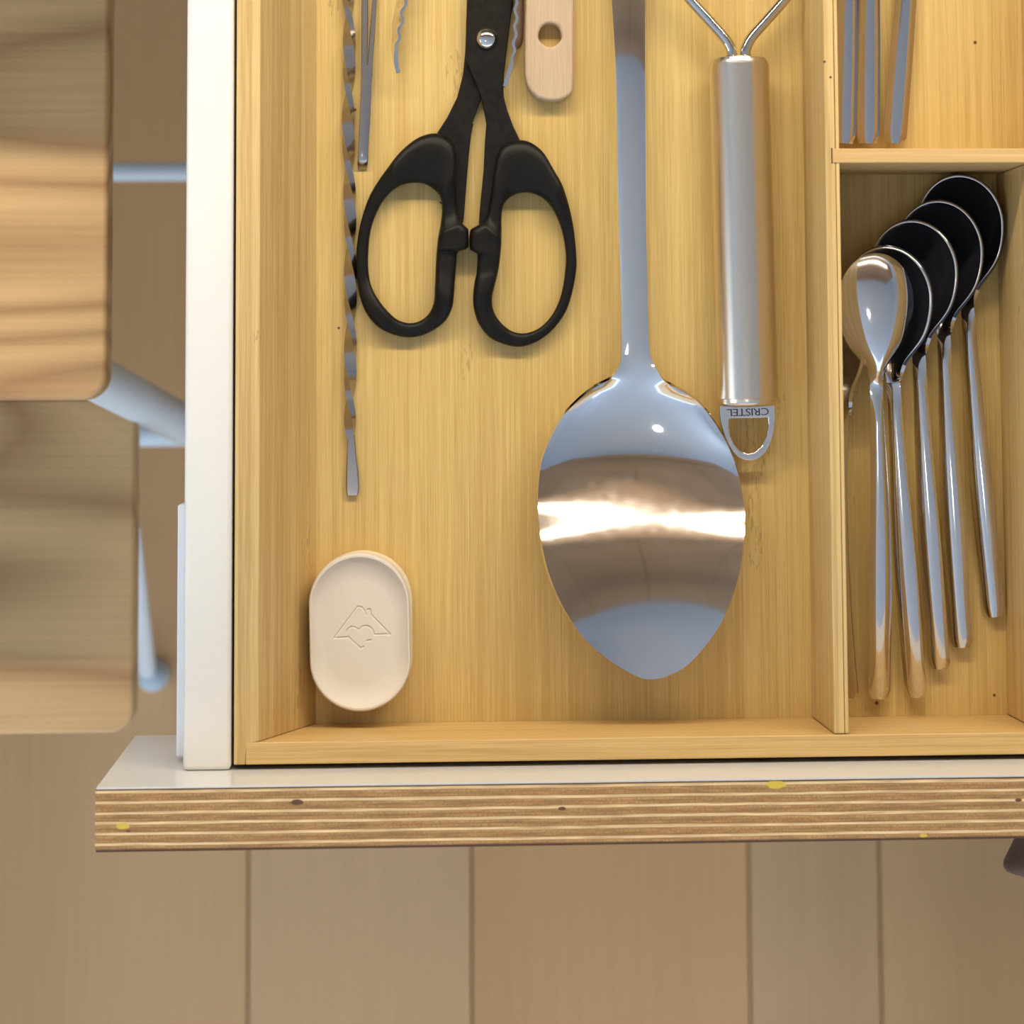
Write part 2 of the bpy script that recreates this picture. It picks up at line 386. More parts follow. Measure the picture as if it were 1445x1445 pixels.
# ------------------------------------------------------------------ bamboo tray
tr = thing('cutlery_tray', 'bamboo cutlery tray with dividers filling the open drawer', 'tray', (.1, 0, ZF-.005))
TX0 = (W(334.3, 10, ZR).x + W(329.7, 1070, ZR).x)/2
TY0 = (W(345, 1079, ZR).y + W(1430, 1064.8, ZR).y)/2
TY0I = (W(365, 1048, ZR).y + W(1440, 1032, ZR).y)/2
TX0I = (W(368.0, 50, ZR).x + W(364, 1040, ZR).x)/2
TX0F = (W(448.3, 50, ZF).x + W(445, 1015, ZF).x)/2
DVL = (W(1160.8, 10, ZR).x + W(1178.1, 1030, ZR).x)/2
DVR = (W(1182, 10, ZR).x + W(1197.5, 1030, ZR).x)/2
HY0 = W(1300, 229.8, ZR).y; HY1 = W(1300, 209.5, ZR).y
RWX = (W(1408.2, 248, ZF).x + W(1418.8, 1001, ZF).x)/2
TY1 = TY0 + .455; TX1 = XD1-(XSW-XD0)-.002
obj('base', boxbm((TX0+.0015, TY0+.0015, ZF-.005), (TX1-.0015, TY1-.0015, ZF)), M_FLOORB, tr)
bm = bmesh.new()
hexa(bm, [(TX0,TY0,ZF+.0001),(TX0+.0042,TY0,ZF+.0001),(TX0+.0042,TY0I,ZF+.0001),(TX0F,TY0I,ZF+.0001),(TX0F,TY1-.012,ZF+.0001),(TX0,TY1,ZF+.0001)], [(TX0,TY0,ZR),(TX0+.0042,TY0,ZR),(TX0+.0042,TY0I,ZR),(TX0I,TY0I,ZR),(TX0I,TY1-.012,ZR),(TX0,TY1,ZR)], bev=.0004)
obj('side_wall', bm, M_WALLY, tr)['label'] = 'sloping left wall'
bm = bmesh.new()
hexa(bm, [(TX0+.0043,TY0,ZF+.0002),(TX1-.0001,TY0,ZF+.0002),(TX1-.0001,TY0I-.0001,ZF+.0002),(TX0+.0043,TY0I-.0001,ZF+.0002)], [(TX0+.0043,TY0,ZR+.0001),(TX1-.0001,TY0,ZR+.0001),(TX1-.0001,TY0I-.0001,ZR+.0001),(TX0+.0043,TY0I-.0001,ZR+.0001)], bev=.0004)
obj('front_wall', bm, M_WALLX, tr)
obj('back_wall', boxbm((TX0I+.001,TY1-.010,ZF+.0002), (TX1-.010,TY1,ZR), bev=.0004), M_WALLX, tr)
obj('side_wall', boxbm((TX1-.010,TY0I+.0001,ZF+.0002), (TX1,TY1-.0101,ZR), bev=.0004), M_WALLY, tr)
def divy(x0, x1, y0, y1, ztop=ZR): return boxbm((x0, y0, ZF+.0001), (x1, y1, ztop), bev=.0003)
obj('divider', divy(DVL, DVL+.0038, TY0I+.0002, TY1-.0102, ZR-.0003), M_WALLY, tr)
obj('divider', divy(DVL+.0040, DVR, TY0I+.0002, TY1-.0102, ZR-.0003), M_WALLY, tr)
obj('cross_divider', boxbm((DVR-.0026, HY0, ZF+.0003), (TX1-.0101, HY1, ZR+.0002), bev=.0003), M_WALLXZ, tr)
obj('notch', boxbm((DVR-.0031, HY0-.0002, ZF+.02), (DVR-.0027, HY1+.0002, ZR-.00015)), M_DARKGAP, tr)
obj('divider', divy(RWX, RWX+.006, TY0I+.0002, HY0-.0002, ZR-.0003), M_WALLY, tr)
obj('divider', divy(W(1438,50,ZF).x+.001, W(1438,50,ZF).x+.0068, HY1+.0002, TY1-.0102, ZR-.0003), M_WALLY, tr)
for px, py in ((1163.5,87), (1172,109)):
    c = W(px, py, ZR-.0003); bm = bmesh.new(); lathe(bm, (c.x,c.y,ZR-.0006), (0,0,1), [(0,.0005),(.00036,.0005)], 8); obj('knot', bm, M_KNOT, tr)
for px, py, r in ((501,155,.0006), (478,463,.0005), (1237,992,.0007), (1376,60,.0007), (1403,981,.0006), (1048,227,.0004)):
    c = W(px, py, ZF); bm = bmesh.new(); lathe(bm, (c.x,c.y,ZF-.0005), (0,0,1), [(0,r),(.00056,r)], 8); obj('knot', bm, M_KNOT, tr)

# ------------------------------------------------------------------ scissors
def z2(pts): return [(480+x/4.014, 160+y/4.014) for x, y in pts]
def z1(pts): return [(440+x/3.141, y/3.141) for x, y in pts]
LO = z2([(545,112),(600,130),(640,170),(655,230),(655,330),(658,450),(665,560),(690,620),(720,650),(727,668),(727,755),(715,768),(680,775),(662,795),(658,850),(650,960),(645,1030),(635,1100),(600,1170),(540,1220),(470,1255),(400,1268),(320,1258),(230,1220),(160,1150),(115,1050),(95,930),(90,820),(100,700),(120,600),(160,480),(210,390),(260,320),(330,230),(400,165),(470,125)])
LI = z2([(425,393),(480,400),(530,430),(565,470),(577,540),(570,620),(552,720),(545,800),(540,900),(535,1000),(530,1070),(505,1130),(460,1170),(400,1187),(330,1170),(270,1120),(215,1050),(175,970),(160,880),(160,780),(170,680),(195,590),(240,500),(300,435),(360,402)])
RO = z2([(1020,150),(1080,165),(1150,220),(1210,320),(1260,410),(1300,530),(1325,650),(1340,800),(1338,900),(1310,1040),(1270,1140),(1200,1230),(1120,1290),(1030,1320),(940,1310),(850,1270),(790,1200),(760,1120),(752,1050),(760,960),(773,900),(778,810),(765,785),(735,768),(735,668),(760,645),(800,620),(830,580),(845,500),(860,400),(875,300),(890,230),(920,180),(970,155)])
RI = z2([(1045,448),(1110,460),(1170,500),(1225,580),(1262,680),(1280,800),(1275,900),(1255,1020),(1215,1120),(1160,1190),(1100,1230),(1030,1245),(960,1225),(900,1170),(868,1110),(862,1040),(880,960),(900,870),(912,760),(915,660),(915,580),(930,510),(980,465)])
def polar(pts, c, n):
    P = [Vector((x, y, 0)) for x, y in pts]; P = catmull(P, 6, True)
    a = np.unwrap([math.atan2(p.y-c[1], p.x-c[0]) for p in P]); r = np.array([math.hypot(p.x-c[0], p.y-c[1]) for p in P])
    if a[-1] < a[0]: a, r = a[::-1], r[::-1]
    a2 = np.concatenate([a-2*pi, a, a+2*pi]); r2 = np.concatenate([r, r, r]); o = np.argsort(a2, kind='stable'); a2, r2 = a2[o], r2[o]
    return [(c[0]+np.interp(t, a2, r2)*math.cos(t), c[1]+np.interp(t, a2, r2)*math.sin(t)) for t in np.linspace(-pi, pi, n, endpoint=False)]
def ring_handle(outer, inner, c, zbase, h, root, name='handle'):
    n = 200; ro, ri = polar(outer, c, n), polar(inner, c, n)
    m_ = 14; bm = bmesh.new(); loops = []
    for k in range(n):
        o = W(*ro[k], zbase+h*.5); i = W(*ri[k], zbase+h*.5); wd = (o-i).length; loop = []
        hh = min(h, max(.0052, wd*.95)); mid = zbase + hh*.5
        # wide pad at the top dips towards the finger hole
        for j in range(m_):
            t = j/(m_)*2*pi; cx, sx = math.cos(t), math.sin(t); e = .62
            uu = math.copysign(abs(cx)**e, cx); vv = math.copysign(abs(sx)**e, sx)
            f = .5+.5*uu; top = hh*.5*vv
            if vv > 0 and wd > .008: top *= 1 - .42*min(1, (wd-.008)/.010)*max(0, (1-f))**1.2
            p = i.lerp(o, f); loop.append(bm.verts.new((p.x, p.y, mid+top)))
        loops.append(loop)
    for k in range(n):
        a, b = loops[k], loops[(k+1) % n]
        for j in range(m_): bm.faces.new((a[j], b[j], b[(j+1)%m_], a[(j+1)%m_]))
    return obj(name, bm, M_PLAST, root, 180)
sc = thing('scissors', 'black scissors with two black loop handles and a silver rivet', 'scissors', (W(687,54,ZF).x, W(687,54,ZF).y, ZF+.0002))
ring_handle(LO, LI, (480+350/4.014, 160+780/4.014), ZF+.0006, .0100, sc)
ring_handle(RO, RI, (480+1080/4.014, 160+860/4.014), ZF+.0006, .0100, sc)
zu = ZF+.0036
under = z1([(700,-340),(689,-60),(685,100),(680,230),(670,330),(645,430),(600,520),(555,590),(500,720),(540,830),(620,900)]) + z2([(560,500),(660,600),(690,640),(700,600),(712,450),(728,250),(742,120),(755,60)]) + z1([(712,545),(745,455),(800,330),(870,130),(893,20),(897,-100),(870,-340),(770,-600)])
over = z1([(720,-340),(693,-60),(684,100),(683,250),(700,305),(722,355),(746,412),(765,500),(774,550),(768,620)]) + z2([(812,330),(795,500),(785,640),(800,690),(860,690)]) + z1([(870,850),(960,800),(960,700),(925,625),(892,555),(868,490),(852,430),(850,400),(853,330),(862,240),(880,100),(889,0),(894,-100),(850,-340),(750,-620)])
link('blade', flat_solid([[(p.x,p.y) for p in Wp(under, zu)]], zu-.0022, zu, .0004), M_COAT, sc, 30)
zo = ZF+.0062
link('blade', flat_solid([[(p.x,p.y) for p in Wp(over, zo)]], zo-.0024, zo, .0005), M_COAT, sc, 30)
rv = W(686.8, 54.5, zo); bm = bmesh.new()
rr = .00425; lathe(bm, (rv.x,rv.y,zo-.001), (0,0,1), [(0,rr*.98),(.001,rr)]+[(.001+.0030*math.sin(a), rr*math.cos(a)) for a in np.linspace(.1, pi/2, 14)], 40)
obj('rivet', bm, M_RIVET, sc, 60)['label'] = 'domed silver rivet'

# ------------------------------------------------------------------ tongs with wavy edges beside the scissors
tg = thing('serrated_tongs', 'steel tongs with two wavy-edged jaws on either side of the scissor blades', 'tongs', (W(650,20,ZF).x, W(650,20,ZF).y, ZF))
def wavy(pts, h, amp, pitch, plain, name, side):
    z = ZF+.0105
    P = catmull([W(x, y, z) for x, y in pts], 14); L = 0; bm = bmesh.new(); rows = []
    for i, p in enumerate(P):
        if i: L += (p-P[i-1]).length
        t = (P[min(i+1,len(P)-1)]-P[max(i-1,0)]).normalized(); n = Vector((-t.y, t.x, 0))
        a = amp*max(0, min(1, (L-plain)/.004)); ph = 2*pi*(L-plain)/pitch
        o = n*a*math.sin(ph); hz = 0
        th = .00055 if a > 0 else .0008
        zt = z + hz - .0075*max(0, 1-L/.018)**2 if False else z+hz
        low = ZF+.0006+.001
        s = side*.0032*min(1, L/.02)
        rows.append([bm.verts.new((p.x+o.x-n.x*th, p.y+o.y-n.y*th, zt)), bm.verts.new((p.x+o.x+n.x*th, p.y+o.y+n.y*th, zt)),
                     bm.verts.new((p.x+n.x*(.0004)+s, p.y+n.y*.0004, max(low, z-h*min(1,.35+L/.02)))), bm.verts.new((p.x-n.x*.0004+s, p.y-n.y*.0004, max(low, z-h*min(1,.35+L/.02))))])
    for a, b in zip(rows, rows[1:]):
        for j in range(4): bm.faces.new((a[j], a[(j+1)%4], b[(j+1)%4], b[j]))
    bm.faces.new(rows[0]); bm.faces.new(rows[-1][::-1])
    return obj(name, bm, M_MIRROR, tg, 50)
wavy([(562,103),(559,88),(559,75),(561,58),(565,40),(568,20),(572,0),(580,-30),(592,-70),(606,-120)], .0095, .00060, .0068, .0085, 'jaw', -1)
wavy([(712.5,122),(717,106),(722,90),(725,70),(727,48),(728,25),(728,0),(727,-30),(720,-70),(708,-120)], .0095, .00042, .0064, .0095, 'jaw', 1)
bm = bmesh.new(); a_, b_ = W(606,-120,ZF+.0105), W(708,-120,ZF+.0105)
tube(bm, catmull([a_-Vector((0,.001,.004)), a_.lerp(b_,.25)+Vector((0,.012,-.004)), a_.lerp(b_,.75)+Vector((0,.012,-.004)), b_-Vector((0,.001,.004))], 6), .0022, 8)
obj('hinge', bm, M_MIRROR, tg, 180)

# ------------------------------------------------------------------ tweezers
tw = thing('steel_tweezers', 'dull steel tweezers with two thin arms joined at a rounded end', 'tweezers', (W(512,240,ZF).x, W(512,240,ZF).y, ZF))
def strip(bm, cl, zf, th=.0012):
    """bar from (left px, right px, y px, z over tray base)"""
    rows = []
    for x0, x1, y, z in cl:
        a, b = W(x0, y, ZF+z), W(x1, y, ZF+z); e = (b-a)*.10
        rows.append([bm.verts.new(a-Vector((0,0,.0003))), bm.verts.new(a+e), bm.verts.new(b-e), bm.verts.new(b-Vector((0,0,.0003))), bm.verts.new(b-Vector((0,0,th))), bm.verts.new(a-Vector((0,0,th)))])
    for a, b in zip(rows, rows[1:]):
        for j in range(6): bm.faces.new((a[j], a[(j+1)%6], b[(j+1)%6], b[j]))
    bm.faces.new(rows[0]); bm.faces.new(rows[-1][::-1])
bm = bmesh.new(); strip(bm, [(510,519.5,-90,.0030),(510.3,519.3,0,.0036),(510.2,519,50,.0042),(509.8,518,95,.0046)], 0); obj('arm', bm, M_DULL, tw, 30)
bm = bmesh.new(); strip(bm, [(536,542.5,-90,.0030),(525.3,532,0,.0036),(521.6,529,50,.0042),(518.2,526,95,.0046)], 0); obj('arm', bm, M_DULL, tw, 30)
bm = bmesh.new(); strip(bm, [(509.6,526.2,92,.0047),(509.5,524.5,120,.0049),(507.5,523,160,.0052),(505.6,520.5,200,.0052),(504.8,519.4,217,.0050),(504.6,519.2,224,.0046),(504.5,518.9,229,.0038),(504.6,518.6,234,.0024),(504.9,518.0,237.5,.0012),(505.2,517.6,240,.0004)], 0, .0014)
for v in bm.verts: v.co.z = max(v.co.z, ZF+.0002)
obj('joined_end', bm, M_DULL, tw, 40)

# ------------------------------------------------------------------ twisted stick
ts = thing('twisted_skewer', 'long thin twisted steel skewer with a flat paddle end along the left wall', 'skewer', (W(496,690,ZF).x, W(496,690,ZF).y, ZF))
cx_ = spline([-80,0,60,160,280,400,500,600,630], [488,491.5,493,491.5,493.5,494.5,494.5,494,495])
bm = bmesh.new(); rows = []; half = 108.
ys = list(np.arange(-80, 622, 3.0))
for y in ys:
    th = -(y-(616))/half*pi
    fade = min(1, max(0, (616-y)/30)); hw = .0021*fade + .0014*(1-fade); ht = .0012
    c = W(cx_(y), y, ZF+.0026)
    ca, sa = math.cos(th), math.sin(th); r_ = []
    for sx, sz in ((-1,-1),(-1,1),(1,1),(1,-1)):
        u_, v_ = sx*hw, sz*ht
        r_.append(bm.verts.new((c.x+u_*ca-v_*sa, c.y, c.z+u_*sa+v_*ca)))
    rows.append(r_)
for a, b in zip(rows, rows[1:]):
    for j in range(4): bm.faces.new((a[j], a[(j+1)%4], b[(j+1)%4], b[j]))
bm.faces.new(rows[0]); bm.faces.new(rows[-1][::-1]); obj('shaft', bm, M_DULL, ts, 35)
bm = bmesh.new(); strip(bm, [(490.5,500.5,614,.0030),(489.5,502.5,640,.0029),(488.4,505.6,665,.0027),(488,507,685,.0025),(488.4,506.5,694,.0024),(489.6,504.5,699,.0023)], 0, .0012)
obj('paddle', bm, M_DULL, ts, 30)

# ------------------------------------------------------------------ wooden handle with a hole
wh = thing('wooden_utensil', 'pale wooden utensil handle with a round hanging hole', 'utensil', (W(776,100,ZF).x, W(776,100,ZF).y, ZF))
zt = ZF+.0072
out = z1([(958,-400),(955,-200),(950,0),(946,120),(945,250),(946,330),(953,370),(972,405),(1000,432),(1040,444),(1085,446),(1120,436),(1145,418),(1158,400),(1160,330),(1160,120),(1163,0),(1170,-200),(1180,-400)])
hole = [(776.3+16.4*math.cos(a)*(1+.03*math.sin(5*a)), 49+16.6*math.sin(a)) for a in np.linspace(0, 2*pi, 40, endpoint=False)]
link('handle', flat_solid([[(p.x,p.y) for p in Wp(out, zt)], [(p.x,p.y) for p in Wp(hole, zt)]], ZF+.0003, zt, .0011, 3), M_BEECH, wh, 50)

# ------------------------------------------------------------------ spoon builder
def shell(bm, top, th, up=Vector((0,0,1))):
    """grid rows of points -> closed shell th thick (list of rows, each a list)"""
    nr, nc = len(top), len(top[0])
    N = [[None]*nc for _ in range(nr)]
    for i in range(nr):
        for j in range(nc):
            a = top[min(i+1,nr-1)][j]-top[max(i-1,0)][j]; b = top[i][min(j+1,nc-1)]-top[i][max(j-1,0)]
            n = a.cross(b)
            N[i][j] = n.normalized() if n.length > 1e-12 else (N[i-1][j] if i else Vector((0,0,1)))
            if N[i][j].dot(up) < 0: N[i][j] = -N[i][j]
    A = [[bm.verts.new(p) for p in r] for r in top]
    C = [[bm.verts.new(top[i][j]-N[i][j]*th) for j in range(nc)] for i in range(nr)]
    for i in range(nr-1):
        for j in range(nc-1):
            bm.faces.new((A[i][j], A[i][j+1], A[i+1][j+1], A[i+1][j])); bm.faces.new((C[i][j], C[i+1][j], C[i+1][j+1], C[i][j+1]))
    for i in range(nr-1):
        bm.faces.new((A[i][0], A[i+1][0], C[i+1][0], C[i][0])); bm.faces.new((A[i][-1], C[i][-1], C[i+1][-1], A[i+1][-1]))
    for j in range(nc-1):
        bm.faces.new((A[0][j], C[0][j], C[0][j+1], A[0][j+1])); bm.faces.new((A[-1][j], A[-1][j+1], C[-1][j+1], C[-1][j]))

# big serving spoon, left and right outline in pixels per row
bs_ = thing('serving_spoon', 'large polished steel serving spoon lying bowl up beside the masher', 'spoon', (W(905,700,ZF).x, W(905,700,ZF).y, ZF))
def z4(pts): return [(740+x/3.011, 500+y/3.011) for x, y in pts]
Lp = [(860,-160),(861.5,-60),(863.5,0),(869,100),(871,200),(873,300),(876,400),(877.5,470),(877,500)] + z4([(405,40),(372,100),(300,140),(230,195),(160,270),(110,360),(75,450),(60,560),(58,650),(70,780),(95,900),(130,1000),(180,1100),(240,1190),(310,1260),(390,1320),(460,1360),(500,1376),(520,1381)])
Rp = [(909,-160),(910,-60),(910.3,0),(910.5,100),(911,200),(911.5,300),(913.5,400),(915,470),(917.5,500)] + z4([(545,30),(570,80),(600,120),(690,170),(750,215),(820,310),(870,400),(905,500),(930,620),(938,700),(932,800),(915,920),(880,1040),(830,1150),(760,1250),(680,1330),(600,1370),(560,1379),(535,1382)])
def side_fn(P):
    P = [Vector((x, y, 0)) for x, y in P]; Q = catmull(P, 10); ys_ = np.array([p.y for p in Q]); xs_ = np.array([p.x for p in Q])
    ys_ = np.maximum.accumulate(ys_ + np.arange(len(ys_))*1e-6)
    return lambda y: float(np.interp(y, ys_, xs_))
lf, rf = side_fn(Lp), side_fn(Rp)
YT = 958.6
ZC = spline([-160,-60,0,60,120,200,300,400,470,500,525,555,590,620,650,680,720,750,775,800,840,880,920,YT], [6.0,10.6,12.7,14.3,15.2,15.2,14.0,12.4,11.2,10.4,8.6,5.4,2.6,1.9,3.1,5.9,10.4,14.0,16.7,18.9,21.8,24.2,26.0,27.4])
ZRm = spline([-160,-60,0,60,120,200,300,400,470,500,525,555,590,620,650,680,720,750,775,800,840,880,920,YT], [5.2,9.8,11.9,13.5,14.4,14.4,13.2,11.6,10.5,10.0,9.9,10.2,10.6,11.2,12.6,15.0,18.7,22.1,24.3,25.8,27.4,28.3,28.2,27.4])
def sp_row(y, nt):
    r = []
    for j in range(nt+1):
        t = -1+2*j/nt
        if y < 500: f = 1-abs(t)**2.6
        else: f = 1-t*t
        z = (ZRm(y)+(ZC(y)-ZRm(y))*f)/1000+ZF+.0016
        xx = (lf(y)*(1-t)+rf(y)*(1+t))/2
        r.append(W(xx, y, z))
    return r
ysh = list(np.linspace(-160, 500, 60)); ysb = [500+(YT-500)*(1-math.cos(pi/2*1.0*k/70*1.0)**1) if False else 500+(YT-500)*math.sin(pi/2*k/80) for k in range(81)]
bm = bmesh.new(); shell(bm, [sp_row(y, 24) for y in ysh], .0018); obj('handle', bm, M_MIRROR, bs_, 60)
bm = bmesh.new(); shell(bm, [sp_row(y, 60) for y in ysb], .0014); obj('bowl', bm, M_MIRROR, bs_, 60)

# ------------------------------------------------------------------ teaspoons and other cutlery
TL = .172
HW = spline([0,.0015,.004,.03,.055,.08,.10,.119,.125], [3.2,4.1,4.4,4.4,4.3,3.6,3.0,2.6,2.6])
HB = spline([.119,.123,.126,.1295,.1335,.1375,.1438,.1500,.153], [2.6,2.7,3.3,5.4,9.0,12.2,15.0,16.3,16.5])
def halfw(a):
    """half width at a metres from the handle end, in metres"""
    if a < .119: return HW(a)/1000
    if a < .153: return HB(a)/1000
    return .0165*math.sqrt(max(0, 1-((a-.153)/.019)**2))
def spoon_rows(bowl_sign, a0, a1, n, nt, pose, ws=1):
    rows = []
    for i in range(n+1):
        s = i/n
        a = a0+(a1-a0)*(math.sin(s*pi/2) if a1 > .17 else s)
        hw = max(halfw(min(a, TL)), .0002)*(ws if a > .13 else 1+(ws-1)*max(0, (a-.12)/.01))
        # height of the centre line: handle arches, neck dips into the bowl
        zl = .0030*math.sin(pi*min(1, a/.118)) + (.0 if a < .10 else 0)
        v = min(1, max(0, (a-.122)/(TL-.122)))
        dip = 0.0
        if a > .110:
            dip = .0030*max(0, min(1, (a-.110)/.016))
        depth = bowl_sign*.0078*(4*v*(1-v))**.75 if v > 0 else 0
        r = []
        for j in range(nt+1):
            t = -1+2*j/nt
            if a < .121: z = zl + .0020*(1-abs(t)**2.1)*(1 if a < .11 else max(0, (.121-a)/.011))
            else: z = zl - depth*(1-t*t)
            r.append(pose @ Vector((t*hw, a, z)))
        rows.append(r)
    return rows
def pose_from(end, tip, zend, ztip, roll):
    e, t = W(*end, ZF+zend), W(*tip, ZF+ztip)
    ay = (t-e).normalized(); ax = ay.cross(Vector((0,0,1))).normalized(); az = ax.cross(ay)
    Mx = Matrix((ax, ay, az)).transposed().to_4x4() @ Matrix.Rotation(roll, 4, 'Y')
    k = (t-e).length/TL
    return Matrix.Translation(e) @ Mx @ Matrix.Scale(k, 4), e
def teaspoon(name, label, end, tip, zend, ztip, roll, sign, bowl_mat, ws=1, group='teaspoons stacked in the right compartment'):
    P, e = pose_from(end, tip, zend, ztip, roll)
    root = thing(name, label, 'spoon', (e.x, e.y, ZF), group); upv = (P.to_3x3() @ Vector((0,0,1))).normalized()
    bm = bmesh.new(); shell(bm, spoon_rows(sign, .0, .1275, 50, 20, P, ws), .0014, upv); obj('handle', bm, M_SPOON, root, 60)
    bm = bmesh.new(); rows = spoon_rows(sign, .1275, TL, 54, 30, P, ws)
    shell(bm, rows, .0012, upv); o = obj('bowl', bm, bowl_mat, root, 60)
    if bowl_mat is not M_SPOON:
        o['label'] = 'steel bowl with dark reflection painted in'
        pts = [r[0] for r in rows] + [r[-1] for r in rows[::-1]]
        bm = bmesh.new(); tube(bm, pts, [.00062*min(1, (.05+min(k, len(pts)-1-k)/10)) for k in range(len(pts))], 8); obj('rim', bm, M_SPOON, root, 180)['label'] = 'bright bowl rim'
    return root
rd = math.radians
teaspoon('teaspoon', 'teaspoon lying bowl down on top of the stack, its shiny back against the middle divider', (1241,985), (1235,357), .0042, .0335, rd(7), -1, M_SPOON, .91)
teaspoon('teaspoon', 'teaspoon with dark reflection coloured into its bowl, directly under the shiny upturned one, only a thin crescent showing', (1293,983), (1247,350), .0040, .0262, rd(-24), 1, M_DARKREFL)
teaspoon('teaspoon', 'teaspoon with dark reflection coloured into its bowl, in the middle of the nested stack', (1326,943), (1284,313), .0036, .0215, rd(-25), 1, M_DARKREFL)
teaspoon('teaspoon', 'teaspoon with dark reflection coloured into its bowl, second from the right wall in the nested stack', (1357,913), (1321,285), .0032, .0168, rd(-25), 1, M_DARKREFL)
teaspoon('teaspoon', 'teaspoon with dark reflection coloured into its bowl, nearest the right wall, its bowl reaching up to the cross divider', (1403,870), (1349,249), .0028, .0128, rd(-25), 1, M_DARKREFL)
teaspoon('teaspoon', 'teaspoon turned on its side against the middle divider with a thin-looking handle', (1204,984), (1189,400), .0052, .0190, rd(-72), 1, M_SPOON)

def fork(label, x0, y0, x1, y1, z, group):
    e, t = W(x0, y0, ZF+z), W(x1, y1, ZF+z); d = (t-e).normalized(); sdir = Vector((d.y, -d.x, 0))
    root = thing('table_fork', label, 'cutlery', (e.x, e.y, ZF), group)
    rows = []
    for i in range(41):
        a = .115*i/40; hw = np.interp(a, [0,.0015,.004,.04,.09,.115], [.0034,.0044,.0047,.0045,.0036,.0028])
        rows.append([e+d*a+sdir*(hw*(-1+2*j/12))+Vector((0,0,.0021*(1-abs(-1+2*j/12)**2.1))) for j in range(13)])
    bm = bmesh.new(); shell(bm, rows, .0022); obj('handle', bm, M_SPOON, root, 60)
    rows = []
    for i in range(17):
        a = .115+.03*i/16; hw = np.interp(i/16, [0,.2,.5,.8,1], [.0026,.004,.0095,.0115,.0118])
        rows.append([e+d*a+sdir*(hw*(-1+2*j/12))+Vector((0,0,-.002*math.sin(pi*i/16))) for j in range(13)])
    bm = bmesh.new(); shell(bm, rows, .0018); obj('head', bm, M_SPOON, root, 60)
    for k in range(4):
        c = e+d*.1448+sdir*(-.0102+.0068*k); bm = bmesh.new()
        tube(bm, [c, c+d*.02-Vector((0,0,.001)), c+d*.042+Vector((0,0,.002))], [.0014,.0012,.0006], 8); obj('tine', bm, M_SPOON, root, 60)
    return root
fork('leftmost steel cutlery handle, touching the middle divider above the cross divider', 1190.5, 203, 1196, -20, .0060, 'steel cutlery handles above the cross divider')
fork('steel cutlery handle between the other two above the cross divider', 1224.5, 203, 1227, -20, .0060, 'steel cutlery handles above the cross divider')
fork('rightmost of three steel cutlery handles above the cross divider, leaning right', 1262, 203, 1280, -20, .0060, 'steel cutlery handles above the cross divider')

# ------------------------------------------------------------------ masher with steel handle
rh = .0117
mz = ZF+rh+.0006
p0 = W(1044.5, 84, mz+.004); p1 = W(1057.2, 563, mz+.004); p0.z = p1.z = mz
ax = (p1-p0).normalized(); Lh = (p1-p0).length
mh = thing('potato_masher', 'wire masher with brushed steel handle and D-shaped hanging ring', 'masher', (p1.x, p1.y, ZF))
bm = bmesh.new(); lathe(bm, p0, ax, [(0,rh*.90),(.0002,rh*.94),(.0010,rh*.965),(.0018,rh*.97),(.0019,rh)] + [(Lh*k/10, rh) for k in range(1,10)] + [(Lh-.0002,rh),(Lh,rh*.985)], 48)
obj('handle', bm, M_BRUSH, mh, 30)
bm = bmesh.new(); lathe(bm, p0-ax*.0012, ax, [(0,rh*.80),(.0006,rh*.90),(.0016,rh*.93),(.0024,rh*.93)], 48); obj('collar', bm, M_MIRROR, mh, 40)
bm = bmesh.new(); lathe(bm, p1, ax, [(-.001,rh*.93),(.0012,rh*.93),(.0022,rh*.90),(.0029,rh*.80),(.0031,rh*.3)], 48); obj('end_cap', bm, M_BRUSH, mh, 40)
wr = .0021; zz = mz+.001
def wire(pts): 
    bm = bmesh.new(); tube(bm, catmull([W(x, y, z_) for x, y, z_ in pts], 10), wr, 14); obj('wire', bm, M_SPOON, mh, 180)
wire([(1034,92,zz),(1033,80,zz),(1031,68,zz),(1022,53,zz),(1000,28,zz),(972,-3,zz),(946,-36,zz),(932,-90,zz),(930,-200,zz),(928,-300,zz)])
wire([(1052,92,zz),(1051.5,80,zz),(1053,68,zz),(1061,52,zz),(1082,28,zz),(1109,-3,zz),(1122,-24,zz),(1126,-70,zz),(1124,-200,zz),(1122,-300,zz)])
q0 = W(928,-300,zz); q1 = W(1122,-300,zz); bm = bmesh.new(); zig = [q0]
for k in range(1, 12): zig.append(q0.lerp(q1, k/12)+Vector((0, .004, .0055*(1 if k % 2 else -1))))
zig.append(q1); tube(bm, catmull(zig, 5), wr*.8, 8); obj('mashing_grid', bm, M_SPOON, mh, 180)
def z6(pts): return [(960+x/7.225, 520+y/7.225) for x, y in pts]
zr = mz-.0032
ro = z6([(402,378),(398,420),(404,500),(418,590),(450,700),(510,825),(560,885),(620,922),(690,938),(760,935),(820,908),(880,850),(930,750),(955,660),(968,580),(974,480),(972,400),(966,372),(960,355)])
ri = z6([(500,522),(497,600),(510,680),(550,770),(610,838),(690,870),(760,852),(830,790),(880,690),(897,600),(898,550),(892,512),(884,502),(512,512)])
ro = [(p.x,p.y) for p in catmull([(x,y,0) for x,y in ro], 4)]
link('hanging_ring', flat_solid([[(p.x,p.y) for p in Wp(ro, zr)], [(p.x,p.y) for p in Wp(ri, zr)]], zr-.0026, zr, .0005, 3), M_MIRROR, mh, 50)
